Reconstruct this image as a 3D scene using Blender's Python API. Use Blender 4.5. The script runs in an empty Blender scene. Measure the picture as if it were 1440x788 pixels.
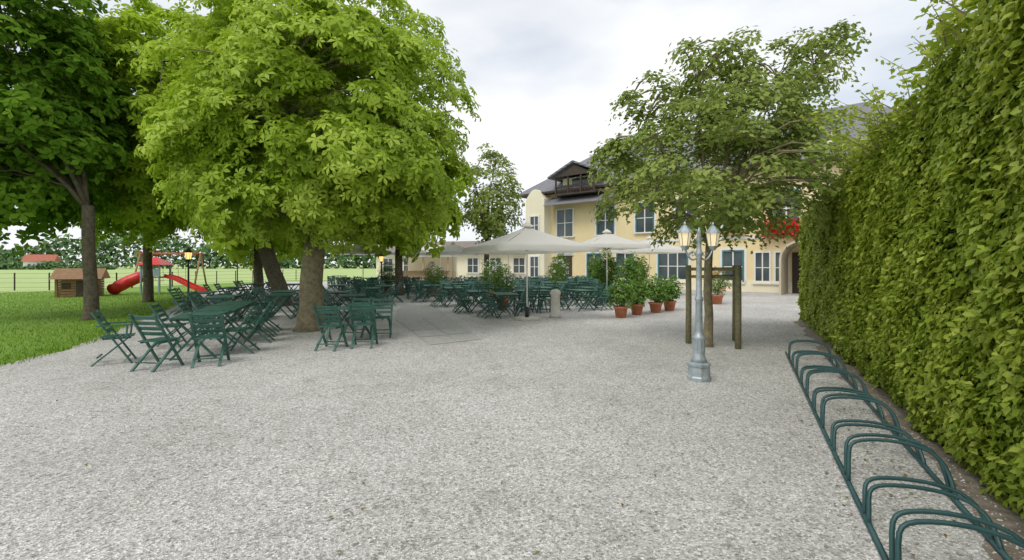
import bpy, math, numpy as np
from mathutils import Vector, Matrix
R = np.random.default_rng(7)
sc = bpy.context.scene
sc.view_settings.view_transform='Standard'; sc.view_settings.look='None'
sc.view_settings.exposure=0

# ------------------------------------------------------------------ materials
def newmat(name):
    m=bpy.data.materials.new(name); m.use_nodes=True
    nt=m.node_tree; b=nt.nodes['Principled BSDF']; return m,nt,b
def N(nt,t,**kw):
    n=nt.nodes.new(t)
    for k,v in kw.items(): setattr(n,k,v)
    return n
def mixcol(nt,fac,a,b,blend='MIX'):
    n=N(nt,'ShaderNodeMix',data_type='RGBA',blend_type=blend)
    for s,v in ((0,fac),(6,a),(7,b)):
        if hasattr(v,'is_linked'): nt.links.new(v,n.inputs[s])
        elif s==0: n.inputs[0].default_value=v
        else: n.inputs[s].default_value=(*v,1)
    return n.outputs[2]
def noise(nt,scale,detail=4,rough=.6,vec=None):
    n=N(nt,'ShaderNodeTexNoise'); n.inputs['Scale'].default_value=scale
    n.inputs['Detail'].default_value=detail; n.inputs['Roughness'].default_value=rough
    if vec is not None: nt.links.new(vec,n.inputs['Vector'])
    return n.outputs['Fac']
def ramp(nt,fac,stops):
    n=N(nt,'ShaderNodeValToRGB'); nt.links.new(fac,n.inputs[0]); e=n.color_ramp.elements
    while len(e)<len(stops): e.new(.5)
    for el,(p,c) in zip(e,stops):
        el.position=p; el.color=(*c,1) if len(c)==3 else c
    return n.outputs[0]
def objco(nt): return N(nt,'ShaderNodeTexCoord').outputs['Object']
def geopos(nt): return N(nt,'ShaderNodeNewGeometry').outputs['Position']
def bump(nt,b,h,strength=.5,dist=.01):
    n=N(nt,'ShaderNodeBump'); n.inputs['Strength'].default_value=strength
    n.inputs['Distance'].default_value=dist
    nt.links.new(h,n.inputs['Height']); nt.links.new(n.outputs[0],b.inputs['Normal'])
def simple(name,c1,c2,scale=6,rough=.6,bs=.3,bd=.005,metal=0,detail=5):
    m,nt,b=newmat(name); v=geopos(nt); f=noise(nt,scale,detail,.65,v)
    f2=ramp(nt,f,[(.3,(0,0,0)),(.7,(1,1,1))])
    nt.links.new(mixcol(nt,f2,c1,c2),b.inputs['Base Color'])
    b.inputs['Roughness'].default_value=rough; b.inputs['Metallic'].default_value=metal
    if bs: bump(nt,b,f,bs,bd)
    return m
def leafmat(name,dark,mid,light,trans=.35,rough=None):
    m,nt,b=newmat(name)
    a=N(nt,'ShaderNodeAttribute',attribute_name='var')
    col=ramp(nt,a.outputs['Fac'],[(0,dark),(.5,mid),(1,light)])
    if rough is None:
        nt.nodes.remove(b); b=N(nt,'ShaderNodeBsdfDiffuse'); nt.links.new(col,b.inputs[0])
    else:
        nt.links.new(col,b.inputs['Base Color']); b.inputs['Roughness'].default_value=rough
        b.inputs['Specular IOR Level'].default_value=.35
    out=b.outputs[0]
    if trans>0:
        tr=N(nt,'ShaderNodeBsdfTranslucent'); nt.links.new(col,tr.inputs[0])
        mx=N(nt,'ShaderNodeMixShader'); mx.inputs[0].default_value=trans
        nt.links.new(out,mx.inputs[1]); nt.links.new(tr.outputs[0],mx.inputs[2]); out=mx.outputs[0]
    nt.links.new(out,nt.nodes['Material Output'].inputs[0])
    return m

M={}
M['leaf_main']=leafmat('leaf_chestnut',(.19,.30,.018),(.37,.52,.035),(.54,.68,.10),.42,.5)
M['leaf_back']=leafmat('leaf_chestnut_b',(.22,.36,.02),(.40,.56,.045),(.54,.68,.09),.42)
M['leaf_dark']=leafmat('leaf_dark',(.05,.12,.014),(.12,.24,.022),(.22,.37,.04),.35)
M['leaf_right']=leafmat('leaf_right',(.15,.21,.05),(.28,.36,.085),(.45,.52,.17),.38)
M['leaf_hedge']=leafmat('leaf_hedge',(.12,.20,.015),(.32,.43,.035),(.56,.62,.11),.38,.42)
M['leaf_pot']=leafmat('leaf_pot',(.07,.16,.03),(.16,.30,.06),(.32,.45,.12),.3)
M['leaf_far']=leafmat('leaf_far',(.06,.12,.05),(.12,.21,.08),(.20,.30,.13),0)
M['grass_blade']=leafmat('grass_blade',(.09,.18,.018),(.19,.34,.03),(.32,.48,.07),.3)
M['flower_w']=simple('flower_white',(.8,.78,.75),(.7,.6,.6),20,.6,0)
M['flower_r']=simple('flower_red',(.75,.02,.02),(.55,.01,.02),20,.6,0)
M['bark']=simple('bark',(.15,.12,.07),(.36,.31,.19),9,.9,1,.04,detail=8)
M['bark_dark']=simple('bark_dark',(.06,.05,.035),(.18,.15,.10),9,.9,1,.04,detail=8)
M['green_paint']=simple('green_paint',(.014,.058,.060),(.035,.10,.10),5,.45,.15,.002)
M['green_wood']=simple('green_wood',(.022,.085,.065),(.06,.17,.125),9,.5,.2,.002)
M['metal_grey']=simple('metal_grey',(.26,.31,.33),(.48,.53,.56),9,.45,.2,.003,.3)
M['black_metal']=simple('black_metal',(.02,.025,.025),(.05,.055,.05),9,.45,.1,.002,.3)
M['stake']=simple('stake_wood',(.16,.15,.08),(.30,.27,.15),20,.85,.6,.006)
M['stone']=simple('stone_post',(.55,.52,.45),(.7,.67,.6),9,.8,.3,.004)
M['terracotta']=simple('terracotta',(.46,.15,.07),(.6,.23,.12),7,.75,.2,.003)
M['soil']=simple('soil',(.14,.11,.075),(.36,.31,.25),12,.95,1,.02,detail=8)
M['wall']=simple('wall_yellow',(.80,.65,.36),(.86,.73,.45),.8,.9,.15,.004)
M['wall2']=simple('wall_cream',(.82,.75,.55),(.87,.82,.65),.8,.9,.15,.004)
M['white']=simple('white_trim',(.75,.75,.72),(.82,.82,.8),3,.6,.1,.002)
M['teal']=simple('teal_frame',(.05,.16,.17),(.08,.22,.22),3,.5,.1,.002)
M['darkwood']=simple('dark_wood',(.035,.025,.02),(.08,.055,.04),8,.7,.3,.004)
M['midwood']=simple('mid_wood',(.22,.12,.06),(.35,.2,.1),8,.7,.3,.004)
M['palewood']=simple('pale_wood',(.45,.34,.2),(.58,.46,.3),8,.7,.3,.004)
M['red']=simple('red_plastic',(.65,.02,.015),(.72,.04,.03),3,.35,0)
M['redroof']=simple('red_roof',(.35,.10,.06),(.45,.17,.11),3,.8,.2,.01)
M['brownroof']=simple('brown_roof',(.16,.13,.11),(.28,.23,.19),3,.8,.3,.01)
M['bluegrey']=simple('blue_grey',(.2,.3,.36),(.3,.38,.42),3,.6,0)
M['paving']=simple('paving',(.36,.35,.33),(.47,.46,.43),5,.85,.5,.004)
M['pebble']=leafmat('pebble',(.34,.32,.29),(.60,.58,.54),(.84,.82,.78),0)
M['beige']=simple('beige_awning',(.5,.42,.3),(.6,.52,.4),3,.8,.1,.002)
m,nt,b=newmat('window_glass'); v=geopos(nt)
nt.links.new(mixcol(nt,noise(nt,.8,2,.5,v),(.02,.035,.045),(.14,.17,.18)),b.inputs['Base Color'])
b.inputs['Roughness'].default_value=.08; M['glass']=m
m,nt,b=newmat('lantern_glass_lit'); b.inputs['Base Color'].default_value=(.8,.6,.3,1)
b.inputs['Emission Color'].default_value=(1,.55,.16,1); b.inputs['Emission Strength'].default_value=1.7; M['lit']=m
m,nt,b=newmat('lantern_glass'); b.inputs['Base Color'].default_value=(.8,.72,.5,1); b.inputs['Roughness'].default_value=.15
b.inputs['Emission Color'].default_value=(1,.75,.4,1); b.inputs['Emission Strength'].default_value=.45; M['lant']=m
m,nt,b=newmat('roof_tiles'); v=objco(nt)
w=N(nt,'ShaderNodeTexWave',wave_type='BANDS',bands_direction='Z'); w.inputs['Scale'].default_value=1.6
w.inputs['Distortion'].default_value=.4; nt.links.new(v,w.inputs['Vector'])
f=noise(nt,3,5,.6,v)
nt.links.new(mixcol(nt,f,(.12,.12,.135),(.27,.27,.29)),b.inputs['Base Color']); b.inputs['Roughness'].default_value=.7
bump(nt,b,w.outputs['Fac'],.8,.05); M['roof']=m
# gravel
m,nt,b=newmat('gravel'); v=geopos(nt)
vo=N(nt,'ShaderNodeTexVoronoi'); vo.inputs['Scale'].default_value=80; nt.links.new(v,vo.inputs['Vector'])
vo2=N(nt,'ShaderNodeTexVoronoi'); vo2.inputs['Scale'].default_value=36; nt.links.new(v,vo2.inputs['Vector'])
sep=N(nt,'ShaderNodeSeparateColor'); nt.links.new(vo.outputs['Color'],sep.inputs[0])
c1=ramp(nt,sep.outputs[0],[(0,(.26,.25,.235)),(.25,(.47,.46,.44)),(.72,(.60,.59,.57)),(1,(.86,.85,.83))])
sep2=N(nt,'ShaderNodeSeparateColor'); nt.links.new(vo2.outputs['Color'],sep2.inputs[0])
c2=ramp(nt,sep2.outputs[1],[(0,(.66,.65,.63)),(.2,(.97,.965,.96)),(1,(1.06,1.055,1.045))])
c=mixcol(nt,1.0,c1,c2,'MULTIPLY')
big=ramp(nt,noise(nt,.33,7,.62,v),[(.3,(.80,.79,.77)),(.58,(1.03,1.03,1.025))])
c=mixcol(nt,1.0,c,big,'MULTIPLY')
md=ramp(nt,noise(nt,2.6,7,.75,v),[(.33,(.72,.70,.67)),(.47,(1,1,1))])
c=mixcol(nt,.6,c,md,'MULTIPLY')
nt.links.new(c,b.inputs['Base Color']); b.inputs['Roughness'].default_value=.95; b.inputs['Specular IOR Level'].default_value=.2
bump(nt,b,vo.outputs['Distance'],.8,.009); M['gravel']=m
def grass(name,a,c,d):
    m,nt,b=newmat(name); v=geopos(nt)
    f=noise(nt,.35,6,.65,v); g=noise(nt,28,4,.7,v)
    c1=mixcol(nt,ramp(nt,f,[(.35,(0,0,0)),(.65,(1,1,1))]),a,c)
    c2=mixcol(nt,ramp(nt,g,[(.35,(0,0,0)),(.7,(.6,.6,.6))]),c1,d)
    nt.links.new(c2,b.inputs['Base Color']); b.inputs['Roughness'].default_value=.9
    bump(nt,b,g,.8,.03); return m
M['lawn']=grass('lawn_grass',(.17,.31,.03),(.26,.41,.05),(.09,.18,.018))
M['field']=grass('field_grass',(.38,.50,.16),(.48,.57,.25),(.29,.41,.12))

# ------------------------------------------------------------------ mesh helpers
def mesh_raw(name,V,F,mat,var=None,parent=None,smooth=False):
    V=np.asarray(V,dtype=np.float32).reshape(-1,3); F=np.asarray(F,dtype=np.int32)
    k=F.shape[1]; me=bpy.data.meshes.new(name)
    me.vertices.add(len(V)); me.vertices.foreach_set('co',V.ravel())
    me.loops.add(F.size); me.loops.foreach_set('vertex_index',F.ravel())
    me.polygons.add(len(F)); me.polygons.foreach_set('loop_start',np.arange(0,F.size,k,dtype=np.int32))
    me.update(calc_edges=True)
    if var is not None:
        a=me.attributes.new('var','FLOAT','POINT'); a.data.foreach_set('value',np.clip(var,0,1).astype(np.float32))
    me.materials.append(mat)
    o=bpy.data.objects.new(name,me); sc.collection.objects.link(o)
    if parent: o.parent=parent
    return o
def empty(name,loc=(0,0,0),rz=0,s=1):
    e=bpy.data.objects.new(name,None); e.location=loc; e.rotation_euler=(0,0,rz); e.scale=(s,s,s)
    e.empty_display_size=.3; sc.collection.objects.link(e); return e
class B:
    def __init__(s): s.v=[];s.f=[];s.m=[];s.mats=[];s.sm=[]
    def mi(s,mat):
        if mat not in s.mats: s.mats.append(mat)
        return s.mats.index(mat)
    def add(s,vs,fs,mat,smooth=False):
        o=len(s.v); s.v+= [tuple(map(float,x)) for x in vs]; i=s.mi(mat)
        for f in fs: s.f.append(tuple(o+j for j in f)); s.m.append(i); s.sm.append(smooth)
    def box(s,c,d,mat,rot=None):
        vs=[Vector((x*d[0]/2,y*d[1]/2,z*d[2]/2)) for x in(-1,1) for y in(-1,1) for z in(-1,1)]
        if rot is not None: vs=[rot@v for v in vs]
        vs=[v+Vector(c) for v in vs]
        s.add(vs,[(0,1,3,2),(4,6,7,5),(0,4,5,1),(2,3,7,6),(0,2,6,4),(1,5,7,3)],mat)
    def bar(s,a,b,w,t,mat,up=(0,0,1)):
        a=Vector(a);b=Vector(b);d=(b-a);L=d.length;d.normalize()
        u=Vector(up); x=d.cross(u)
        if x.length<1e-3: x=d.cross(Vector((1,0,0)))
        x.normalize(); z=x.cross(d)
        rot=Matrix((x,d,z)).transposed()
        s.box((a+b)/2,(w,L,t),mat,rot)
    def tube(s,pts,rad,mat,n=8,cap=True):
        pts=[Vector(p) for p in pts]; k=len(pts)
        if not hasattr(rad,'__len__'): rad=[rad]*k
        vs=[];fs=[]; ref=Vector((0.13,.97,.21))
        for i,p in enumerate(pts):
            d=(pts[min(i+1,k-1)]-pts[max(i-1,0)]).normalized()
            x=d.cross(ref)
            if x.length<.05: x=d.cross(Vector((1,0,0)))
            x.normalize(); y=d.cross(x)
            for j in range(n):
                a=2*math.pi*j/n; vs.append(p+(x*math.cos(a)+y*math.sin(a))*rad[i])
        for i in range(k-1):
            for j in range(n):
                fs.append((i*n+j,i*n+(j+1)%n,(i+1)*n+(j+1)%n,(i+1)*n+j))
        if cap: fs+= [tuple(range(n))[::-1],tuple(range((k-1)*n,k*n))]
        s.add(vs,fs,mat,n>6)
    def lathe(s,prof,c,mat,n=16,smooth=True):
        vs=[];fs=[];k=len(prof)
        for r,z in prof:
            for j in range(n):
                a=2*math.pi*(j+.5)/n; vs.append((c[0]+r*math.cos(a),c[1]+r*math.sin(a),c[2]+z))
        for i in range(k-1):
            for j in range(n): fs.append((i*n+j,i*n+(j+1)%n,(i+1)*n+(j+1)%n,(i+1)*n+j))
        fs+= [tuple(range(n))[::-1],tuple(range((k-1)*n,k*n))]
        s.add(vs,fs,mat,smooth)
    def mesh(s,name):
        me=bpy.data.meshes.new(name); me.from_pydata(s.v,[],s.f)
        for m in s.mats: me.materials.append(m)
        me.polygons.foreach_set('material_index',s.m); me.polygons.foreach_set('use_smooth',s.sm)
        me.update(); return me
    def obj(s,name,parent=None,loc=(0,0,0),rz=0):
        return place(s.mesh(name),name,loc,rz,parent)
def place(me,name,loc,rz=0,parent=None,sc_=1):
    o=bpy.data.objects.new(name,me); o.location=loc; o.rotation_euler=(0,0,rz); o.scale=(sc_,)*3
    sc.collection.objects.link(o)
    if parent: o.parent=parent
    return o
def nrm(a): return a/np.maximum(np.linalg.norm(a,axis=-1,keepdims=True),1e-6)
def leaves(name,P,Nn,L,kind,mat,var,parent=None):
    n=len(P); Nn=nrm(Nn); t=nrm(np.cross(Nn,R.normal(size=(n,3)))); b=np.cross(Nn,t)
    L=(L*R.uniform(.7,1.3,n))[:,None]; out=[]
    if kind=='palm':
        for a,s in ((-2.1,.7),(-1.05,.92),(0,1),(1.05,.92),(2.1,.7)):
            d=math.cos(a)*t+math.sin(a)*b; sd=np.cross(Nn,d)
            out.append(np.stack([P,P+d*L*s*.62+sd*L*.2-Nn*L*.05,P+d*L*s-Nn*L*.28,P+d*L*s*.62-sd*L*.2-Nn*L*.05],1))
        V=np.concatenate(out,0); vv=np.tile(var,5)
    elif kind=='tri':
        for a in (-1.2,0,1.2):
            d=math.cos(a)*t+math.sin(a)*b; sd=np.cross(Nn,d)
            out.append(np.stack([P,P+d*L*.6+sd*L*.3-Nn*L*.05,P+d*L-Nn*L*.28,P+d*L*.6-sd*L*.3-Nn*L*.05],1))
        V=np.concatenate(out,0); vv=np.tile(var,3)
    else:
        w=.3 if kind=='simple' else .12
        V=np.stack([P,P+t*L*.5+b*L*w+Nn*L*.06,P+t*L-Nn*L*.12,P+t*L*.5-b*L*w+Nn*L*.06],1); vv=var
    F=np.arange(len(V)*4).reshape(-1,4)
    return mesh_raw(name,V,F,mat,np.repeat(vv,4),parent)

# ------------------------------------------------------------------ trees
def crown_clumps(lobes,nc,seed):
    r=np.random.default_rng(seed); w=np.array([l[2] for l in lobes],float); w/=w.sum()
    C=[];D=[]
    ph=r.uniform(0,6.28,6)
    for i in range(nc):
        l=lobes[r.choice(len(lobes),p=w)]; c,rad=np.array(l[0]),l[1]; p=l[3] if len(l)>3 else 2.5
        d=r.normal(size=3); d/=np.linalg.norm(d)
        s=1/(np.sum(np.abs(d)**p))**(1/p)
        f=1-.5*r.random()**1.5
        lump=1+.07*math.sin(5*math.atan2(d[1],d[0])+ph[0]+3*d[2])+.05*math.sin(9*d[2]+ph[1]+3*d[0])+r.normal()*.03
        rz=rad[2] if d[2]>0 else rad[3]
        C.append(c+d*s*f*lump*np.array([rad[0],rad[1],rz])); D.append(d)
    return np.array(C),np.array(D),r
def make_tree(name,base,trunk_h,tr,lobes,nc,cR,nl,L,kind,lm,bm,seed,lean=(0,0),nlimb=8,up=.8):
    e=empty(name,(base[0],base[1],0))
    lobes=[((l[0][0]-base[0],l[0][1]-base[1],l[0][2]),)+tuple(l[1:]) for l in lobes]
    C,D,r=crown_clumps(lobes,nc,seed)
    n0=nrm(D*.75+np.array([0,0,up])); a=nrm(np.cross(n0,r.normal(size=n0.shape))); b=np.cross(n0,a)
    rep=np.repeat(np.arange(nc),nl); m=len(rep)
    cr=(cR*r.uniform(.6,1.35,nc))[rep][:,None]
    rr=np.sqrt(r.random(m))[:,None]; th=r.uniform(0,6.283,m)[:,None]
    radial=a[rep]*np.cos(th)+b[rep]*np.sin(th)
    P=C[rep]+radial*rr*cr-n0[rep]*cr*.5*rr**2+r.normal(size=(m,3))*cr*.13
    Nn=n0[rep]+radial*rr*.6+r.normal(size=(m,3))*.35
    var=.5*r.random(nc)[rep]+.35*r.random(m)+.15
    leaves('foliage',P,Nn,L,kind,lm,var,e)
    bb=B(); top=Vector((lean[0],lean[1],trunk_h))
    tp=[(0,0,-.05),(0.01,0,.12),(lean[0]*.2+.02,lean[1]*.3,trunk_h*.3),(lean[0]*.4-.02,lean[1]*.3,trunk_h*.5),(lean[0]*.7-.02,lean[1]*.7,trunk_h*.75),tuple(top)]
    bb.tube(tp,[tr*1.5,tr*1.15,tr,tr*.95,tr*.92,tr*.88],bm,14)
    zt=max(l[0][2]+l[1][2] for l in lobes)*.8
    cc=np.mean([l[0] for l in lobes],0)
    samples=[]
    for i in range(nlimb):
        l=lobes[i%len(lobes)] if i>0 else lobes[0]
        ang=6.283*i/nlimb+r.uniform(-.3,.3); q=r.uniform(.35,.65)
        tgt=Vector(l[0])+Vector((math.cos(ang)*l[1][0]*q,math.sin(ang)*l[1][1]*q,l[1][2]*r.uniform(-.1,.6)))
        if i==0: tgt=Vector((cc[0],cc[1],zt*.95))
        mid=top.lerp(tgt,.45)+Vector((r.normal()*.1,r.normal()*.1,.25))
        pts=[]
        for k in range(7):
            u=k/6; pts.append((1-u)**2*top+2*u*(1-u)*mid+u*u*tgt)
        pts[0]=top-Vector((0,0,.15))
        r0=tr*(.62 if i==0 else .42)
        bb.tube(pts,[r0*(1-.8*k/6) for k in range(7)],bm,7)
        samples+= [(p,r0*(1-.8*k/6)) for k,p in enumerate(pts) if k>0]
    for i in range(0,nc,2):
        c=Vector(C[i]); best=min(samples,key=lambda s:(s[0]-c).length+(0.8 if s[0].z>c.z else 0))
        p=best[0]; mid=p.lerp(c,.5)+Vector((0,0,.12*(c-p).length))
        bb.tube([p,mid,c],[min(best[1]*.5,.045),.022,.007],bm,4,False)
    bb.obj('trunk',e)
    return e

make_tree('chestnut_tree',(-5.2,11.7),2.35,.29,[((-4.6,11.7,4.5),(3.3,3.4,4.6,1.8),1,2.8),((-7.2,12.2,4.2),(1.5,2.2,2.0,1.4),.14,2.4),((-7.0,12.4,6.6),(1.7,2.0,2.2,1.8),.15,2.3)],470,.58,54,.175,'palm',M['leaf_main'],M['bark'],11,(.1,0.1),9)
make_tree('chestnut_tree',(-12.9,13.95),3.5,.17,[((-15.5,14,6.5),(2.7,3.0,4.9,3.4),1,2.6)],220,.7,42,.23,'tri',M['leaf_dark'],M['bark_dark'],12,(-.1,0))
make_tree('chestnut_tree',(-16.4,20.5),3.3,.18,[((-14.9,18.7,6.7),(4.3,3.4,5.4,3.3),1,2.4)],380,.72,44,.26,'palm',M['leaf_back'],M['bark_dark'],13)
make_tree('chestnut_tree',(-9.5,18.8),2.7,.32,[((-9.9,18.8,5.8),(3.8,3.6,4.6,2.7),1,2.5)],180,.85,32,.32,'tri',M['leaf_back'],M['bark_dark'],14,(-.9,.2))
make_tree('chestnut_tree',(-14.1,25.3),2.8,.25,[((-13.5,25.5,6.0),(4.6,3.8,5,3),1,2.5)],130,1.0,26,.42,'tri',M['leaf_back'],M['bark_dark'],15)
make_tree('chestnut_tree',(-6.2,25.0),2.8,.22,[((-6.4,25.2,5.6),(3.6,3.4,4.2,2.4),1,2.5)],120,.95,26,.42,'tri',M['leaf_back'],M['bark_dark'],16)
make_tree('linden_tree',(-1.6,29),2.8,.18,[((-1.3,29,5.8),(2.0,2.0,3.3,2.6),1,2.2)],110,.6,50,.22,'simple',M['leaf_right'],M['bark_dark'],17)
make_tree('linden_tree',(4.03,9.38),2.25,.085,[
  ((4.25,9.4,3.55),(2.45,2.2,1.6,1.25),1,2.4),((4.9,9.5,5.0),(1.6,1.45,1.35,1.2),.48,2.2),
  ((6.45,9.5,6.15),(.5,.5,.5,.7),.06,2),((6.9,9.5,6.5),(.4,.3,.2,.25),.02,2),((2.8,9.4,5.1),(.65,.6,.55,.7),.07,2),
  ((4.2,9.4,6.0),(.8,.6,.5,.6),.06,2),((2.1,9.3,3.9),(.5,.5,.4,.5),.05,2),((5.9,9.4,4.6),(.7,.7,.8,.9),.10,2)],
  440,.32,60,.11,'simple',M['leaf_right'],M['bark'],18,(.05,0),10,1.0)

# ------------------------------------------------------------------ tree stakes
e=empty('tree_stakes')
b=B(); P3=[(3.78,9.75),(4.53,9.12),(4.95,10.1)]
for x,y in P3: b.tube([(x,y,0),(x+.005,y,.9),(x,y,1.68)],[.062,.06,.058],M['stake'],12)
b.obj('posts',e)
b=B()
for i in range(3):
    p=P3[i];q=P3[(i+1)%3]
    b.tube([(p[0],p[1],1.60),(q[0],q[1],1.60)],.034,M['stake'],8); b.tube([(p[0],p[1],1.44),(q[0],q[1],1.44)],.03,M['stake'],8)
b.obj('rails',e)

# ------------------------------------------------------------------ ground sheets
def sheet(name,pts,z,mat):
    me=bpy.data.meshes.new(name); me.from_pydata([(x,y,z) for x,y in pts],[],[tuple(range(len(pts)))])
    me.materials.append(mat); o=bpy.data.objects.new(name,me); sc.collection.objects.link(o); return o
sheet('field',[(-1500,-300),(1500,-300),(1500,2500),(-1500,2500)],0,M['field'])
edgeY=[-20,0,5,7.5,9.9,13,17,24,33,45]; edgeX=[-8.1,-8.1,-8.3,-8.5,-9.2,-10.9,-13,-17,-20.5,-25]
fine=np.linspace(-20,45,260); ex=np.interp(fine,edgeY,edgeX)+.10*np.sin(fine*2.3)+.07*np.sin(fine*5.1)+.04*np.sin(fine*11.3)
sheet('lawn',[(-40,-20),(-7,-20),(-7,8),(-9,16),(-12,26),(-18,48),(-24,48),(-31,25),(-60,20)],.004,M['lawn'])
sheet('gravel_yard',[(x,y) for x,y in zip(ex,fine)][::-1]+[(40,-20),(40,45)],.008,M['gravel'])
b=B()
Ls=[(-1.72,9.5),(-3.0,12.6),(-3.6,14),(-4.2,16.5),(-4.6,19)]; Rs=[(-.66,10.25),(-1.6,13.2),(-2.0,14.5),(-2.6,16.7),(-3.2,19)]
def lp(A,u): 
    k=min(int(u*4),3); f=u*4-k; return Vector(A[k]).lerp(Vector(A[k+1]),f)
for i in range(12):
    for j in range(2):
        u0,u1=i/12+.0015,(i+1)/12-.0015; q=[]
        for u,w_ in ((u0,j*.5+.008),(u1,j*.5+.008),(u1,j*.5+.492),(u0,j*.5+.492)):
            p=lp(Ls,u).lerp(lp(Rs,u),w_); q.append((p.x,p.y,.016))
        b.add(q,[(0,1,2,3)],M['paving'])
b.obj('paved_path')
hx=lambda Y:1.727+.508*Y
sheet('hedge_soil_bed',[(hx(y)-.18-.06*math.sin(y*3)-.05*math.sin(y*7.7)-.03*math.sin(y*17),y) for y in np.linspace(-4,13.6,150)]+[(hx(13.6)+1.5,13.6),(hx(-4)+1.5,-4)],.013,M['soil'])
n=32000; Y=1.8+8*R.random(n)**1.7; X=(R.random(n)*2-1)*(1.25*Y+.5); ok=(X<hx(Y)+.05)&(X>-8.3); X=X[ok];Y=Y[ok];n=len(X)
s=R.uniform(.003,.010,n)[:,None]; ax=np.array([[1,0,0],[0,1,0],[-1,0,0],[0,-1,0],[0,0,.7],[0,0,-.7]],float)
th=R.uniform(0,6.28,n); co,si=np.cos(th),np.sin(th)
V=ax[None]*R.uniform(.7,1.4,(n,6,1))*s[:,None]
V=np.stack([V[...,0]*co[:,None]-V[...,1]*si[:,None],V[...,0]*si[:,None]+V[...,1]*co[:,None],V[...,2]],-1)
V+=np.stack([X,Y,np.full(n,.010)+.006*(X>hx(Y)-.3)],-1)[:,None]
f0=np.array([[0,1,4],[1,2,4],[2,3,4],[3,0,4]])
F=(f0[None]+6*np.arange(n)[:,None,None]).reshape(-1,3)
mesh_raw('loose_gravel',V,F,M['pebble'],np.repeat(R.random(n),6))
n=620; Y=R.uniform(2,14,n); X=R.uniform(-8,6,n); k=R.random(n)<.55; X[k]=hx(Y[k])-R.uniform(.1,1.2,k.sum())
ok=X<hx(Y)-.05; X=X[ok];Y=Y[ok];n=len(X)
M['dry']=leafmat('dry_leaf',(.16,.09,.03),(.22,.17,.05),(.18,.24,.05),.1)
leaves('fallen_leaves',np.stack([X,Y,np.full(n,.022)],-1),np.array([0,0,1])+R.normal(size=(n,3))*.15,.035,'simple',M['dry'],R.random(n))
n=60000; Y=4+24*R.random(n)**1.4; X=np.interp(Y,edgeY,edgeX)-14*R.random(n)**1.3+.12+.12*R.normal(size=n)*.5
P=np.stack([X,Y,np.full(n,.0)],-1); h=R.uniform(.03,.085,n)[:,None]*np.where(X>np.interp(Y,edgeY,edgeX)-.25,1.5,1)[:,None]
d=R.normal(size=(n,3))*.35; d[:,2]=1; w=np.stack([np.cos(X*99),np.sin(X*99),0*X],-1)*.008
V=np.stack([P-w,P+w,P+d*h],1)
mesh_raw('grass',V,np.arange(3*n).reshape(-1,3),M['grass_blade'],np.repeat(R.random(n),3))

# ------------------------------------------------------------------ hedge
e=empty('hornbeam_hedge')
cth=np.array([.453,.891]); nout=np.array([-.891,.453])
def Hh(Y): return np.interp(Y,[-4,3,4.5,8,13.5],[3.7,3.7,3.5,3.15,2.9])+.05*np.sin(Y*2.1)+.04*np.sin(Y*4.7+1)
def bulge(t,z): return .045*np.sin(t*2.2+z*1.1)*np.sin(z*2.6+t*.8)+.03*np.sin(t*5.3-z*3.1)+.02*np.sin(z*9+t*7.3)
def hedge_face(n,ylo,yhi,pw=1):
    Y=ylo+(yhi-ylo)*R.random(n)**pw; z=R.random(n)**.95*(Hh(Y)+.05)+.02
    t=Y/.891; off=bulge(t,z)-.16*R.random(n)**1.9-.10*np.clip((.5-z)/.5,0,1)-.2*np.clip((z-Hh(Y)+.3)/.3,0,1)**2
    P=np.stack([hx(Y)+nout[0]*off,Y+nout[1]*off,z],-1)
    Nn=np.array([nout[0],nout[1],.6])+R.normal(size=(n,3))*.38
    pat=.5+.5*np.sin(t*1.7+z*2.3)*np.sin(z*3.7-t*2.9)
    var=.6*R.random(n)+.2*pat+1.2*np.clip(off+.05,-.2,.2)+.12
    return P,Nn,var
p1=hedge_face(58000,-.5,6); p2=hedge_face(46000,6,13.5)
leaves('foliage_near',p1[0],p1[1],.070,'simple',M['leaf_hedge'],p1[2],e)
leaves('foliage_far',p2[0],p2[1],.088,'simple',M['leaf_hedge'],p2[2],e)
n=18000; Y=R.uniform(-3,13.5,n); wd=R.uniform(-.05,1.15,n); z=Hh(Y)+R.normal(size=n)*.05
P=np.stack([hx(Y)-nout[0]*wd,Y-nout[1]*wd,z],-1)
leaves('foliage_top',P,np.array([0,0,1])+R.normal(size=(n,3))*.5,.09,'simple',M['leaf_hedge'],.2+.8*R.random(n),e)
n=7000; wd=R.uniform(0,1.15,n); z=R.uniform(0,2.9,n); k=np.abs(R.normal(size=n))*.06
P=np.stack([hx(13.5)-nout[0]*wd+cth[0]*k,13.5-nout[1]*wd+cth[1]*k,z],-1)
leaves('foliage_end',P,np.array([cth[0],cth[1],.5])+R.normal(size=(n,3))*.4,.10,'simple',M['leaf_hedge'],R.random(n),e)
n=10000; Y=R.uniform(-3,13.5,n); z=R.random(n)*Hh(Y); wd=1.1+R.random(n)*.1
P=np.stack([hx(Y)-nout[0]*wd,Y-nout[1]*wd,z],-1)
leaves('foliage_back',P,np.array([-nout[0],-nout[1],.5])+R.normal(size=(n,3))*.4,.14,'simple',M['leaf_hedge'],R.random(n),e)
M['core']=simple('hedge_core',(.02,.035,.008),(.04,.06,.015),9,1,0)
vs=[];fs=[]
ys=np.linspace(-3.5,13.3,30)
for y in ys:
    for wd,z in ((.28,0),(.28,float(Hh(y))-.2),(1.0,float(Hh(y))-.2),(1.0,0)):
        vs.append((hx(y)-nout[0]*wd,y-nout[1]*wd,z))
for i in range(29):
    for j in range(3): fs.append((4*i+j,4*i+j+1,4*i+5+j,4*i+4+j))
fs+=[(0,1,2,3),(116,119,118,117)]
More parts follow.
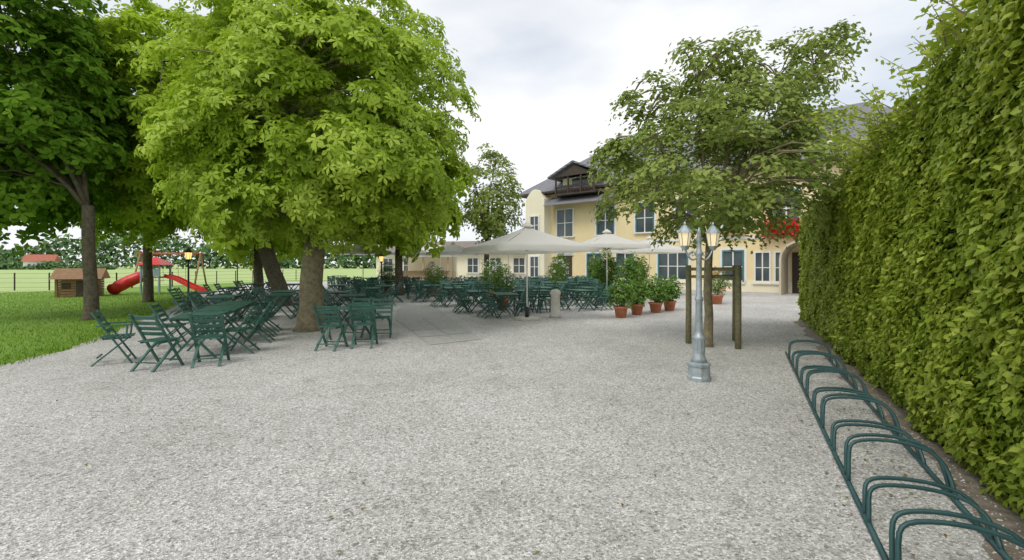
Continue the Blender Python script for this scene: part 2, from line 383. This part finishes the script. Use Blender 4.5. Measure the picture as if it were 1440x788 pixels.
b=B(); b.add(vs,fs,M['core']); b.obj('core',e)
bs=B(); SP=[];SN=[]
for i in range(230):
    y=R.uniform(2.2,13.3); wd=R.uniform(-.08,.6); p=np.array([hx(y)-nout[0]*wd,y-nout[1]*wd,float(Hh(y))-.15])
    ln=R.uniform(.15,.5)*(1.3 if y<7.5 else .7); d=np.array([R.normal()*.35-.25,R.normal()*.3,1.]); d/=np.linalg.norm(d)
    if 4.6<y<7.5 and R.random()<.4: ln*=1.7; d=nrm(d+np.array([-.7,.1,-.15]))
    q=p+d*ln*.6; s2=p+d*ln+np.array([-.1,0,-.06])*ln
    bs.tube([p,q,s2],[.007,.005,.002],M['bark'],4,False)
    m_=int(ln*48)
    for k in range(m_):
        u=k/m_; SP.append(p+(s2-p)*u+R.normal(size=3)*.025); SN.append(np.array([0,0,1.])+R.normal(size=3)*.6)
# short sprigs standing out of the clipped face
for i in range(260):
    y=R.uniform(1.2,12.5); z=R.uniform(.3,3.2); p=np.array([hx(y)-nout[0]*.05,y-nout[1]*.05,z]); ln=R.uniform(.08,.22)
    d=nrm(np.array([nout[0],nout[1],.7])+R.normal(size=3)*.3)
    for k in range(7): SP.append(p+d*ln*(.3+k/7)+R.normal(size=3)*.02); SN.append(np.array([nout[0]*.5,nout[1]*.5,1.])+R.normal(size=3)*.4)
SP=np.array(SP); leaves('shoot_leaves',SP,np.array(SN),.07,'simple',M['leaf_hedge'],.3+.7*R.random(len(SP)),e)
for i in range(70):
    y=R.uniform(1.5,13); o=R.uniform(.05,.2)
    p=Vector((hx(y)+.12+o,y,0)); bs.tube([p,p+Vector((R.normal()*.05,R.normal()*.05,.4)),p+Vector((R.normal()*.08+.18,R.normal()*.15,.9))],[.02,.016,.01],M['bark'],5,False)
bs.obj('stems',e)

# ------------------------------------------------------------------ bike rack
ang=math.atan2(.891,.453)
e=empty('bicycle_rack',(1.95,2.25,0),ang-math.pi/2)
b=B(); Ln=7.2; W=.62
for x in (0,W): b.tube([(x,-.05,.03),(x,Ln,.03)],.018,M['green_paint'],8)
b.obj('base_rails',e)
b=B(); k=0; y=.12
def hoop(y,h,lean):
    A=[(0,0,0),(.01,.25,.42),(.03,.55,.78),(.10,.78,.93),(.25,.95,1.0),(.45,1.05,1.03),(.65,1.1,1.0),(.84,1.0,.90),(.95,.75,.65),(.99,.4,.32),(1,0,0)]
    P=[Vector((a*W,y+lean*t_,.03+h*c_)) for a,t_,c_ in A]
    pts=[]
    for i in range(len(P)-1):
        p0=P[max(i-1,0)];p1=P[i];p2=P[i+1];p3=P[min(i+2,len(P)-1)]
        for s_ in (0,.5):
            pts.append(.5*((2*p1)+(p2-p0)*s_+(2*p0-5*p1+4*p2-p3)*s_**2+(3*p1-p0-3*p2+p3)*s_**3))
    pts.append(P[-1]); b.tube(pts,.0135,M['green_paint'],8)
while y<Ln-.2:
    hh=.31 if k%2==0 else .23
    hoop(y,hh,.14); hoop(y+.115,hh,.14)
    y+=.63; k+=1
b.obj('hoops',e)

# ------------------------------------------------------------------ furniture
def chair(arms):
    b=B(); g=M['green_wood']; w=.44
    for sx in (-1,1):
        x=sx*w/2
        b.bar((x,.26,0),(x,-.27,.90),.024,.042,g,(1,0,0)); x2=x-sx*.03
        b.bar((x2,-.27,0),(x2,.22,.45),.024,.042,g,(1,0,0))
        b.bar((x2-sx*.025,-.14,.435),(x2-sx*.025,.24,.435),.022,.03,g)
        if arms:
            b.bar((x+sx*.02,-.2,.66),(x+sx*.02,.24,.66),.05,.02,g); b.bar((x+sx*.02,.18,.43),(x+sx*.02,.2,.66),.025,.03,g,(1,0,0))
    for i in range(6): b.box((0,-.14+i*.074,.46),(w-.07,.055,.016),g)
    for z in (.57,.66,.75,.845):
        y=.26-.53*z/.90+.014; b.box((0,y,z),(w,.016,.062),g,Matrix.Rotation(math.atan(.53/.9),3,'X'))
    b.bar((-w/2,.20,.11),(w/2,.20,.11),.02,.02,g); b.bar((-w/2+.03,-.2,.13),(w/2-.03,-.2,.13),.02,.02,g)
    return b.mesh('folding_chair')
def table(L=1.2,W=.72):
    b=B(); g=M['green_wood']
    for i in range(9): b.box((-W/2+(i+.5)*W/9,0,.74),(W/9-.012,L,.02),g)
    for y in (-L/2+.12,0,L/2-.12): b.box((0,y,.712),(W-.06,.05,.03),g)
    for y in (-L/2+.14,L/2-.14):
        b.bar((-W/2+.02,y,0),(W/2-.1,y,.70),.035,.04,g,(0,1,0)); b.bar((W/2-.02,y+.045,0),(-W/2+.1,y+.045,.70),.035,.04,g,(0,1,0))
    b.bar((0,-L/2+.14,.36),(0,L/2-.14,.36),.03,.03,g)
    return b.mesh('garden_table')
CH=chair(False); CA=chair(True); TB=table()
def put(me,x,y,r): place(me,me.name.split('.')[0],(x,y,.008),r)
def tset(x,y,r,n=4,jit=.06):
    put(TB,x,y,r)
    for sx,sy in ((-1,-.3),(1,-.3),(-1,.3),(1,.3))[:n]:
        dx=sx*.60+R.normal()*jit; dy=sy+R.normal()*jit*.5
        if R.random()<.06: continue
        X=x+dx*math.cos(r)-dy*math.sin(r); Yy=y+dx*math.sin(r)+dy*math.cos(r)
        put(CH,X,Yy,r+(-math.pi/2 if sx<0 else math.pi/2)+R.normal()*.12)
put(TB,-5.85,8.55,.35); put(TB,-6.3,9.9,.35); put(TB,-6.8,11.2,.35)
put(CA,-6.85,7.85,-1.0); put(CH,-5.78,7.42,-.15); put(CH,-5.12,7.72,.35)
for x,y,r in ((-7.0,9.3,-1.2),(-7.3,10.4,-1.25),(-5.5,9.9,1.9),(-5.85,10.7,1.95),(-6.15,11.5,1.9),(-7.7,11.4,-1.2),(-5.2,8.75,1.8)): put(CH,x,y,r)
put(TB,-3.5,9.95,1.75); put(CH,-3.62,9.1,-.08); put(CH,-3.05,9.38,.12); put(CH,-3.65,10.75,3.0); put(CH,-3.05,10.65,3.3)
for x,y,r in ((-8.6,13.6,.3),(-10.6,15.6,.4),(-8.1,16.2,.3),(-11.5,18.8,.2),(-7.3,14.4,.3),(-6.0,15.8,.2),(-5.7,18.4,.2),(-8,21,.2),(-10.6,21.8,.2),(-12.6,22.4,.2),(-4.9,14.1,.3)):
    tset(x,y,r)
trunks=[(-6.2,25),(-9.5,18.8),(-1.6,29),(-14.1,25.3),(.46,13.95),(4.2,19),(1.38,14.5)]
for yy in np.arange(14.7,34,1.95):
    lo=-.16*yy-(yy-15)*.42; hi=.215*yy if yy>18.5 else .17*yy
    for xx in np.arange(lo,hi,1.95):
        x=xx+R.normal()*.15; y=yy+R.normal()*.15+ .25*math.sin(xx)
        if any((x-a)**2+(y-c)**2<.9 for a,c in trunks): continue
        if -3.6<x+.27*(y-14)<-1.3 and y<19: continue
        tset(x,y,.25+R.normal()*.1+(1.57 if R.random()<.35 else 0))

# ------------------------------------------------------------------ umbrellas
M['canvas_t']=leafmat('canvas_t',(.84,.82,.76),(.86,.84,.79),(.88,.86,.82),.42)
def umbrella(x,y,S,ztop,zed,rz):
    e=empty('parasol',(x,y,0.008),rz)
    b=B(); b.tube([(0,0,0),(0,0,ztop)],.024,M['white'],10); b.obj('pole',e)
    b=B(); b.box((0,0,.04),(.6,.6,.07),M['stone']); b.lathe([(.06,0),(.06,.3),(.035,.32)],(0,0,.075),M['black_metal']); b.obj('base',e)
    b=B(); rings=7; vs=[(0,0,ztop)]; fs=[]; dirs=[(1,1),(0,1),(-1,1),(-1,0),(-1,-1),(0,-1),(1,-1),(1,0)]
    per=[]
    for k in range(8):
        a=dirs[k];c=dirs[(k+1)%8]
        for j in range(4): u=j/4; per.append((a[0]+(c[0]-a[0])*u,a[1]+(c[1]-a[1])*u,abs(math.sin(math.pi*u))))
    m_=len(per)
    for i in range(1,rings+1):
        f=i/rings
        for px,py,sg in per:
            sag=.05*sg*f*math.sin(math.pi*f*.9)
            z=ztop-(ztop-zed)*(f**.85)-sag+ (-.03*f if abs(px)==1 and abs(py)==1 else 0)
            vs.append((px*S/2*f,py*S/2*f,z))
    for px,py,sg in per: vs.append((px*S/2*1.005,py*S/2*1.005,zed-.17+.02*sg))
    for j in range(m_): fs.append((0,1+j,1+(j+1)%m_))
    for i in range(rings):
        for j in range(m_): fs.append((1+i*m_+j,1+(i+1)*m_+j,1+(i+1)*m_+(j+1)%m_,1+i*m_+(j+1)%m_))
    b.add(vs,fs,M['canvas_t'],True)
    b.lathe([(.0,.12),(.16,.02),(.2,-.04)],(0,0,ztop+.02),M['canvas_t'],8,False)
    b.obj('canopy',e)
    b=B()
    for px,py in dirs: b.bar((0,0,ztop-.06),(px*S/2*.98,py*S/2*.98,zed-.04),.02,.02,M['stake']); b.bar((0,0,ztop-.75),(px*S/4,py*S/4,(ztop+zed)/2-.1),.015,.015,M['stake'])
    b.obj('ribs',e)
umbrella(.46,13.95,3.1,2.86,2.22,.45)
umbrella(4.0,19.2,2.6,3.05,2.5,.2)
for x,y,r in ((-7.2,31,.3),(-3.9,30,.1),(-.2,26,.3),(-5.5,35,.1),(7.4,24.5,.5),(-9,27.5,.3)):
    umbrella(x,y,3.2,3.1,2.45,r)
b=B(); b.lathe([(.19,0),(.19,.08),(.15,.12),(.14,.7),(.17,.74),(.17,.82),(.12,.88),(.03,.9)],(0,0,0),M['stone'],20)
b.obj('stone_bollard',None,(1.38,14.5,.008))

# ------------------------------------------------------------------ lamps
def lantern(b,c,s=1,glass='lant',metal='black_metal'):
    x,y,z=c
    b.lathe([(.03*s,-.05*s),(.055*s,0),(.06*s,.012*s)],c,M[metal],8,False)
    b.lathe([(.055*s,.012*s),(.085*s,.19*s)],c,M[glass],6,False)
    for k in range(6):
        a=2*math.pi*(k+.5)/6; b.bar((x+.058*s*math.cos(a),y+.058*s*math.sin(a),z+.01*s),(x+.089*s*math.cos(a),y+.089*s*math.sin(a),z+.19*s),.008*s,.008*s,M[metal])
    b.lathe([(.105*s,.19*s),(.1*s,.205*s),(.05*s,.265*s),(.045*s,.28*s),(.015*s,.30*s),(.02*s,.32*s),(.004*s,.35*s)],c,M[metal],6,False)
e=empty('street_lamp',(2.74,6.67,.008),.2)
b=B(); g=M['metal_grey']
b.lathe([(.17,0),(.17,.05),(.155,.07),(.15,.20),(.165,.215),(.165,.245),(.12,.27)],(0,0,0),g,8,False)
b.lathe([(.12,.26),(.095,.32),(.082,.36),(.075,.40),(.078,.58),(.092,.61),(.092,.635),(.06,.67),(.05,.72),(.047,1.15),(.06,1.17),(.06,1.2),(.043,1.23),(.038,1.80),(.056,1.83),(.056,1.86),(.035,1.9),(.03,2.02),(.045,2.06),(.02,2.12),(.03,2.17),(.003,2.24)],(0,0,0),g,16)
for k in range(10):
    a=6.283*k/10; b.tube([(.074*math.cos(a),.074*math.sin(a),.40),(.077*math.cos(a),.077*math.sin(a),.58)],.009,g,5)
b.obj('column',e)
b=B()
for sx in (-1,1):
    pts=[(0,0,1.78)]+[(sx*(.02+.21*u),0,1.80-.07*math.sin(math.pi*u*.9)+.14*u*u) for u in np.linspace(0.1,1,8)]
    b.tube(pts,.014,g,7)
    sp=[(sx*(.10+.045*(1-t/9)*math.cos(t)),0,1.84+.045*(1-t/9)*math.sin(t)) for t in np.linspace(0,7,16)]
    b.tube(sp,.007,g,5)
b.obj('arms',e)
b=B(); lantern(b,(-.23,0,1.95),1.05,'lant','metal_grey'); lantern(b,(.23,0,1.95),1.05,'lant','metal_grey'); b.obj('lanterns',e)
def small_lamp(x,y,h=2.2):
    e=empty('street_lamp',(x,y,0)); b=B()
    b.lathe([(.12,0),(.12,.15),(.07,.25),(.05,.6),(.035,.7),(.03,h-.05),(.05,h)],(0,0,0),M['black_metal'],10); b.obj('column',e)
    b=B(); lantern(b,(0,0,h+.03),1.4,'lit'); b.obj('lantern',e)
small_lamp(-12.3,17.3,1.85); small_lamp(-17.5,29,1.9); small_lamp(-6.6,23,1.8)

# ------------------------------------------------------------------ potted plants
def potted(x,y,ph,pr,bh,br,fl=None):
    e=empty('potted_plant',(x,y,.008)); b=B()
    b.lathe([(pr*.68,0),(pr*.9,ph*.82),(pr*1.02,ph*.83),(pr*1.04,ph),(pr*.9,ph),(pr*.88,ph*.9)],(0,0,0),M['terracotta'],20)
    b.obj('pot',e)
    b=B(); b.lathe([(pr*.86,ph*.9),(0.01,ph*.93)],(0,0,0),M['soil'],12)
    for k in range(9):
        a=R.uniform(0,6.28); q=br*R.uniform(.3,.8); b.tube([(0,0,ph*.85),(q*.5*math.cos(a),q*.5*math.sin(a),ph+bh*.35),(q*math.cos(a),q*math.sin(a),ph+bh*.75)],[.012,.009,.005],M['bark'],5,False)
    b.obj('stems',e)
    n=int(600*bh*br/.3); d=nrm(R.normal(size=(n,3))); f=(1-.6*R.random(n)**1.5)*(1+.26*np.sin(5*d[:,0]+x*7)*np.sin(6*d[:,2]+y*3))
    P=d*f[:,None]*np.array([br,br,bh*.55])+np.array([0,0,ph+bh*.5])
    leaves('foliage',P,d*.6+np.array([0,0,.7])+R.normal(size=(n,3))*.5,.12,'long' if fl else 'simple',M['leaf_pot'],R.random(n),e)
    if fl:
        m_=45; d=nrm(R.normal(size=(m_,3))+np.array([0,0,.5])); P=d*np.array([br,br,bh*.53])+np.array([0,0,ph+bh*.5])
        P=np.repeat(P,4,0)+R.normal(size=(m_*4,3))*.02
        leaves('flowers',P,R.normal(size=P.shape)+np.array([0,-.5,.6]),.08,'simple',M[fl],R.random(len(P)),e)
potted(3.47,14.5,.36,.23,.78,.42); potted(4.2,15.3,.36,.23,.8,.45); potted(5.05,16.0,.36,.24,.9,.45); potted(5.78,16.7,.36,.24,.85,.42)
potted(8.74,19.4,.4,.26,1.1,.5,'flower_r'); potted(-.35,17.0,.4,.26,1.3,.5,'flower_w'); potted(-1.0,22,.4,.26,1.5,.6,'flower_w')
potted(4.4,21,.4,.3,1.9,.55); potted(5.9,22.5,.4,.3,1.7,.6); potted(2.3,22.5,.4,.28,1.5,.5,'flower_w')
potted(-4.1,24,.4,.28,1.3,.6,'flower_w'); potted(-7.5,27.5,.4,.28,1.4,.6,'flower_w'); potted(7.6,27,.4,.3,1.6,.5); potted(3.2,31,.4,.3,2.0,.6); potted(5.3,29,.4,.3,1.8,.5)

# ------------------------------------------------------------------ main building
Hs=empty('yellow_inn_building',(1.5,38.9,0),math.atan2(-.635,.773))
b=B(); b.box((13.5,5.5,3.8),(27,11,7.6),M['wall'])
b.box((1.3,-.5,3.5),(1.9,1.0,7.0),M['wall2'])
arc=[( .35+1.9*u,0,7.0+.85*math.sin(math.pi*u)) for u in np.linspace(0,1,13)]
vs=[(x,-1.0,z) for x,_,z in arc]+[(x,-.01,z) for x,_,z in arc]; k=13
b.add(vs,[tuple(range(k))]+[(i,i+1,k+i+1,k+i) for i in range(k-1)]+[tuple(range(k,2*k))[::-1]],M['wall2'])
b.box((13.5+1.2,-.03,.35),(24.6,.06,.7),M['wall2']); b.box((14.7,-.03,3.35),(24.6,.06,.16),M['white'])
b.box((5.2,.9,7.9),(3.4,2.2,1.3),M['wall2']); b.obj('walls',Hs)
b=B()
E=-.8; zz=7.6
b.add([(E,E,zz),(27.8,E,zz),(27.8,11.8,zz),(E,11.8,zz),(4.4,5.5,12.0),(22.5,5.5,12.0)],[(0,1,5,4),(1,2,5),(2,3,4,5),(3,0,4)],M['roof'])
b.box((13.5,5.5,7.52),(28.6,12.6,.14),M['darkwood'])
# gabled balcony roof and lean-to below
b.add([(2.9,-1.5,8.45),(5.2,-1.5,9.45),(7.5,-1.5,8.45),(2.9,4.0,8.45),(5.2,4.0,9.45),(7.5,4.0,8.45),(2.9,-1.5,8.58),(5.2,-1.5,9.6),(7.5,-1.5,8.58),(2.9,4.0,8.58),(5.2,4.0,9.6),(7.5,4.0,8.58)],
  [(6,7,10,9),(7,8,11,10),(0,3,4,1),(1,4,5,2),(0,1,7,6),(1,2,8,7),(0,6,9,3),(2,5,11,8)],M['roof'])
b.add([(3.5,-1.3,8.5),(6.9,-1.3,8.5),(5.2,-1.3,9.3)],[(0,1,2)],M['darkwood'])
b.add([(2.4,-1.3,6.35),(8.2,-1.3,6.35),(8.2,0,7.05),(2.4,0,7.05),(2.4,-1.3,6.47),(8.2,-1.3,6.47),(8.2,0,7.17),(2.4,0,7.17)],[(3,2,1,0),(4,5,6,7),(0,1,5,4),(1,2,6,5),(3,0,4,7)],M['roof'])
for s in (11.5,16,20.5):
    b.box((s,1.6,8.9),(1.5,1.8,1.2),M['wall2'])
    b.add([(s-1,.5,9.4),(s+1,.5,9.4),(s,.5,10.2),(s-1,3.4,9.4),(s+1,3.4,9.4),(s,3.4,10.2)],[(0,1,2),(0,2,5,3),(2,1,4,5)],M['roof'])
    b.box((s,.68,8.95),(.8,.04,.7),M['glass'])
b.box((8.5,5.0,12.1),(.8,.8,1.2),M['wall2']); b.box((18.5,5.2,12.1),(.8,.8,1.2),M['wall2'])
b.obj('roof',Hs)
b=B()
for s in np.linspace(3.5,6.9,4): b.box((s,-1.2,7.8),(.11,.11,1.4),M['darkwood'])
for s in np.linspace(3.5,6.9,26): b.box((s,-1.2,7.4),(.05,.03,.6),M['darkwood'])
b.box((5.2,-1.2,7.72),(3.6,.08,.08),M['darkwood']); b.box((5.2,-.7,7.12),(3.7,1.2,.12),M['darkwood'])
b.box((5.2,-.22,7.9),(1.6,.04,1.1),M['glass'])
b.obj('balcony',Hs)
b=B()
def win(s,z0,z1,w,sh=None,y=0,cols=2,rows=2):
    cz=(z0+z1)/2;h=z1-z0
    b.box((s,y-.012,cz),(w,.024,h),M['glass'])
    fr=M['teal'] if sh else M['white']
    for q in (-1,1): b.box((s+q*(w/2+.04),y-.05,cz),(.09,.10,h+.18),fr)
    b.box((s,y-.05,z1+.045),(w-.002,.10,.09),fr); b.box((s,y-.09,z0-.055),(w+.3,.18,.09),M['white'])
    if sh:
        for q in (-1,1): b.box((s+q*(w/2+.16),y-.03,cz),(.14,.06,h+.3),M['white'])
        b.box((s,y-.03,z1+.16),(w+.18,.06,.13),M['white'])
    for i in range(1,cols): b.box((s-w/2+w*i/cols,y-.04,cz),(.07,.05,h),M['white'])
    for i in range(1,rows): b.box((s,y-.035,z0+h*i/rows),(w-.002,.035,.05),M['white'])
win(3.6,3.95,6.1,1.5,None); win(7.2,3.95,6.1,1.3,'teal'); win(10.3,4.0,6.0,1.2,'teal'); win(13.2,4,6,1.2,'teal'); win(16.2,4,6,1.2,'teal'); win(19.0,4,6,1.1,'teal'); win(21.6,4,6.1,1.1); win(24.3,4,6,1.1)
win(6.25,.6,2.45,1.1,'teal'); win(8.8,.6,2.5,1.2,'teal'); win(12.3,.55,2.6,1.9,'teal',cols=3); win(16.1,.6,2.5,1.1,'teal'); win(17.75,.6,2.4,.75); win(18.75,.6,2.4,.6,cols=1)
b.box((3.6,-.03,1.2),(1.3,.06,2.4),M['darkwood']); b.box((3.6,-.05,2.5),(1.6,.12,.18),M['white']); win(3.6,2.65,3.0,1.2,rows=1)
win(1.3,4.2,5.6,.8,None,-1.0); win(1.3,.7,2.3,.8,None,-1.0)
b.box((9.9,-.15,3.0),(1.6,.1,.5),M['midwood'])
b.obj('windows',Hs)
b=B()
for i in range(10):
    a0=math.pi*i/10;a1=math.pi*(i+1)/10; y0,y1=-2.4,-.02
    p=lambda a,y,r:(20.0+r*math.cos(a),y,2.0+r*math.sin(a))
    b.add([p(a0,y0,1.0),p(a1,y0,1.0),p(a1,y1,1.0),p(a0,y1,1.0),p(a0,y0,.9),p(a1,y0,.9),p(a1,y1,.9),p(a0,y1,.9)],[(0,1,2,3),(7,6,5,4),(0,4,5,1)],M['beige'])
for q in (-1,1): b.box((20+q*.95,-1.2,1.0),(.1,2.4,2.0),M['beige'])
b.box((20,-.04,1.2),(1.4,.06,2.4),M['darkwood']); b.obj('entrance_porch',Hs)
b=B(); b.box((19.0,-.32,3.55),(2.4,.3,.28),M['midwood']); b.box((16.2,-.32,3.75),(1.4,.26,.2),M['midwood']); b.obj('flower_boxes',Hs)
n=1600; P=np.stack([R.uniform(17.8,20.3,n),-.42+R.normal(size=n)*.2,3.8+R.normal(size=n)*.24],-1)
leaves('flowers',P,R.normal(size=(n,3)),.18,'simple',M['flower_r'],R.random(n),Hs)
n=500; P=np.stack([R.uniform(17.8,20.3,n),-.36+R.normal(size=n)*.16,3.6+R.normal(size=n)*.16],-1)
leaves('flower_leaves',P,R.normal(size=(n,3)),.13,'simple',M['leaf_pot'],R.random(n),Hs)

# low wing
W_=empty('garden_wing_building',(-15.5,49,0),math.atan2(-5.5,18.5))
b=B(); b.box((9.5,3,1.6),(17,6,3.2),M['wall2']); b.box((9.5,-.02,.3),(17,.05,.6),M['stone']); b.obj('walls',W_)
b=B(); b.add([(.4,-.9,3.1),(18.6,-.9,3.1),(18.6,7,3.1),(.4,7,3.1),(2,3,4.2),(17,3,4.2)],[(0,1,5,4),(2,3,4,5),(1,2,5),(3,0,4),(0,3,2,1)],M['brownroof']); b.obj('roof',W_)
b=B()
for s in np.arange(2.5,17,2.4): win(s,.9,2.3,1.1,None)
b.obj('windows',W_)
K=empty('wooden_serving_kiosk',(-7.5,38.5,0),-.2); b=B()
b.box((0,1,.55),(4.5,1.8,1.1),M['palewood']); b.box((0,1.95,1.6),(4.5,.1,2.1),M['wall2'])
for q in (-2.2,0,2.2): b.box((q,.0,1.35),(.14,.14,2.7),M['palewood'])
b.box((0,-.1,1.14),(4.7,.5,.06),M['midwood']); b.obj('counter',K)
b=B(); b.add([(-2.8,-.7,2.6),(2.8,-.7,2.6),(2.8,2.5,2.6),(-2.8,2.5,2.6),(-2.4,.9,3.2),(2.4,.9,3.2)],[(0,1,5,4),(1,2,5),(2,3,4,5),(3,0,4),(0,3,2,1)],M['canvas_t']); b.obj('roof',K)

# ------------------------------------------------------------------ playground
e=empty('wooden_playhouse',(-23.0,24.3,0),.5,.85); b=B()
for i in range(7): b.box((0,0,.1+i*.16),(1.9,1.4,.135),M['midwood'])
for q in (-1,1): b.box((q*.95,-.7,.6),(.12,.12,1.25),M['midwood'])
b.box((.2,-.71,.5),(.5,.03,.95),M['darkwood']); b.box((-.5,-.71,.7),(.4,.03,.35),M['darkwood'])
b.obj('walls',e); b=B()
b.add([(-1.2,-1,1.1),(1.2,-1,1.1),(1.2,1,1.1),(-1.2,1,1.1),(-1.2,0,1.75),(1.2,0,1.75)],[(0,1,5,4),(2,3,4,5),(1,2,5),(3,0,4),(0,3,2,1)],M['midwood']); b.obj('roof',e)
e=empty('playground_slide',(-20.5,26.2,0),.1,.8); b=B()
for x in (-.6,.6):
    for y in (-.6,.6): b.box((x,y,1.1),(.1,.1,2.2),M['bluegrey'])
b.box((0,0,1.2),(1.3,1.3,.08),M['midwood']); b.box((0,-.6,1.55),(1.2,.05,.5),M['bluegrey']); b.obj('tower',e)
b=B(); b.add([(-.8,-.8,2.1),(.8,-.8,2.1),(.8,.8,2.1),(-.8,.8,2.1),(0,0,2.7)],[(0,1,4),(1,2,4),(2,3,4),(3,0,4)],M['red'])
def chute(pts,w=.5):
    for i in range(len(pts)-1):
        a=Vector(pts[i]);c=Vector(pts[i+1]); b.bar(a,c,w,.05,M['red'])
        for q in (-1,1):
            d=(c-a).cross(Vector((0,0,1))).normalized()*q*w/2; b.bar(a+d+Vector((0,0,.12)),c+d+Vector((0,0,.12)),.05,.26,M['red'])
chute([(.7,0,1.2),(1.4,0,1.0),(2.4,-.1,.5),(3.0,-.2,.25),(3.5,-.2,.22)])
b.tube([(-.6,0,1.3),(-1.1,-.1,1.2),(-1.6,-.4,.9),(-1.9,-.8,.6),(-1.9,-1.3,.4)],[.38,.4,.42,.42,.42],M['red'],14)
b.obj('chutes',e)
e=empty('playground_swing',(-25.5,34,0),.2); b=B()
for x in (-2,2):
    b.tube([(x,-1,0),(x,0,2.5)],.06,M['midwood'],8); b.tube([(x,1,0),(x,0,2.5)],.06,M['midwood'],8)
b.tube([(-2.2,0,2.5),(2.2,0,2.5)],.06,M['red'],8)
for x in (-1,-.5,.5,1): b.tube([(x,0,2.5),(x,0,.5)],.012,M['black_metal'],5)
b.box((-.75,0,.48),(.55,.2,.04),M['red']); b.box((.75,0,.48),(.55,.2,.04),M['red']); b.obj('frame',e)

b=B(); a=Vector((-42,28,0)); c=Vector((-26.5,30.5,0)); d=Vector((-22,52,0))
def run(a,c,n):
    for i in range(n+1):
        p=a.lerp(c,i/n); b.tube([p,p+Vector((0,0,1.15))],.04,M['darkwood'],6)
    for z in (.2,.5,.8,1.1): b.tube([a+Vector((0,0,z)),c+Vector((0,0,z))],.008,M['black_metal'],4)
run(a,c,8); run(c,d,11); run(Vector((-70,24,0)),a,12); b.obj('wire_fence')

# distant
n=26000; X=R.uniform(-420,330,n); hgt=6+2.6*np.sin(X*.031)+1.8*np.sin(X*.083+1)+1.4*np.sin(X*.21)+1.0*np.sin(X*.47)
Y=190+R.random(n)*8+.12*X; z=np.abs(R.random(n))**.8*np.maximum(hgt+3,1.5)
leaves('distant_treeline',np.stack([X,Y,z],-1),np.array([0,-.7,.6])+R.normal(size=(n,3))*.5,2.0,'simple',M['leaf_far'],R.random(n))
def house(x,y,w,h,rh,rz):
    e=empty('distant_house',(x,y,0),rz); b=B()
    b.box((0,0,h/2),(w,w*.7,h),M['white'])
    for q in (-.3,0,.3): b.box((q*w,-w*.355,h*.55),(w*.09,.05,h*.3),M['glass'])
    b.obj('walls',e); b=B()
    b.add([(-w*.56,-w*.42,h),(w*.56,-w*.42,h),(w*.56,w*.42,h),(-w*.56,w*.42,h),(-w*.56,0,h+rh),(w*.56,0,h+rh)],[(0,1,5,4),(2,3,4,5),(1,2,5),(3,0,4),(0,3,2,1)],M['redroof']); b.obj('roof',e)
house(-153,148,7,2.6,2.3,.5)
n=3500; X=R.uniform(-172,-128,n); Y=144+R.random(n)*3; z=R.random(n)*(1.6+.8*np.sin(X*.5)+.5*np.sin(X*1.3))
leaves('distant_shrubs',np.stack([X,Y,z],-1),np.array([0,-.7,.6])+R.normal(size=(n,3))*.5,1.0,'simple',M['leaf_far'],R.random(n))

# ------------------------------------------------------------------ world + sun
w=bpy.data.worlds.new("World"); sc.world=w; w.use_nodes=True; nt=w.node_tree
bg=nt.nodes['Background']; sky=N(nt,'ShaderNodeTexSky',sky_type='NISHITA')
EL=math.radians(52); AZ=math.radians(215)
sky.sun_disc=False; sky.sun_elevation=EL; sky.sun_rotation=AZ
nt.links.new(sky.outputs[0],bg.inputs[0]); bg.inputs[1].default_value=.15
bc=N(nt,'ShaderNodeBackground'); tc=N(nt,'ShaderNodeTexCoord')
mp=N(nt,'ShaderNodeMapping'); mp.inputs['Scale'].default_value=(1,1,2.6); nt.links.new(tc.outputs['Generated'],mp.inputs['Vector'])
cf=noise(nt,2.2,6,.55,mp.outputs[0]); cf2=noise(nt,1.3,4,.5,mp.outputs[0])
nt.links.new(ramp(nt,cf,[(.28,(.68,.73,.79)),(.56,(.93,.935,.94))]),bc.inputs[0]); bc.inputs[1].default_value=1.18
ms=N(nt,'ShaderNodeMixShader'); nt.links.new(ramp(nt,cf2,[(.36,(.55,.55,.55)),(.55,(.97,.97,.97))]),ms.inputs[0])
nt.links.new(bg.outputs[0],ms.inputs[1]); nt.links.new(bc.outputs[0],ms.inputs[2]); nt.links.new(ms.outputs[0],nt.nodes['World Output'].inputs[0])
sl=bpy.data.lights.new('sun','SUN'); sl.energy=1.5; sl.angle=math.radians(22); sl.color=(1,.96,.88)
so=bpy.data.objects.new('sun',sl); sc.collection.objects.link(so)
d=Vector((math.sin(AZ)*math.cos(EL),math.cos(AZ)*math.cos(EL),math.sin(EL)))
so.rotation_euler=d.to_track_quat('Z','Y').to_euler()

cam=bpy.data.cameras.new('camera'); co=bpy.data.objects.new('camera',cam); sc.collection.objects.link(co)
co.location=(0,0,1.7); co.rotation_euler=(math.pi/2,0,0); cam.lens=16; cam.sensor_width=36; cam.shift_y=-22/1440
cam.clip_start=.05; cam.clip_end=5000; sc.camera=co
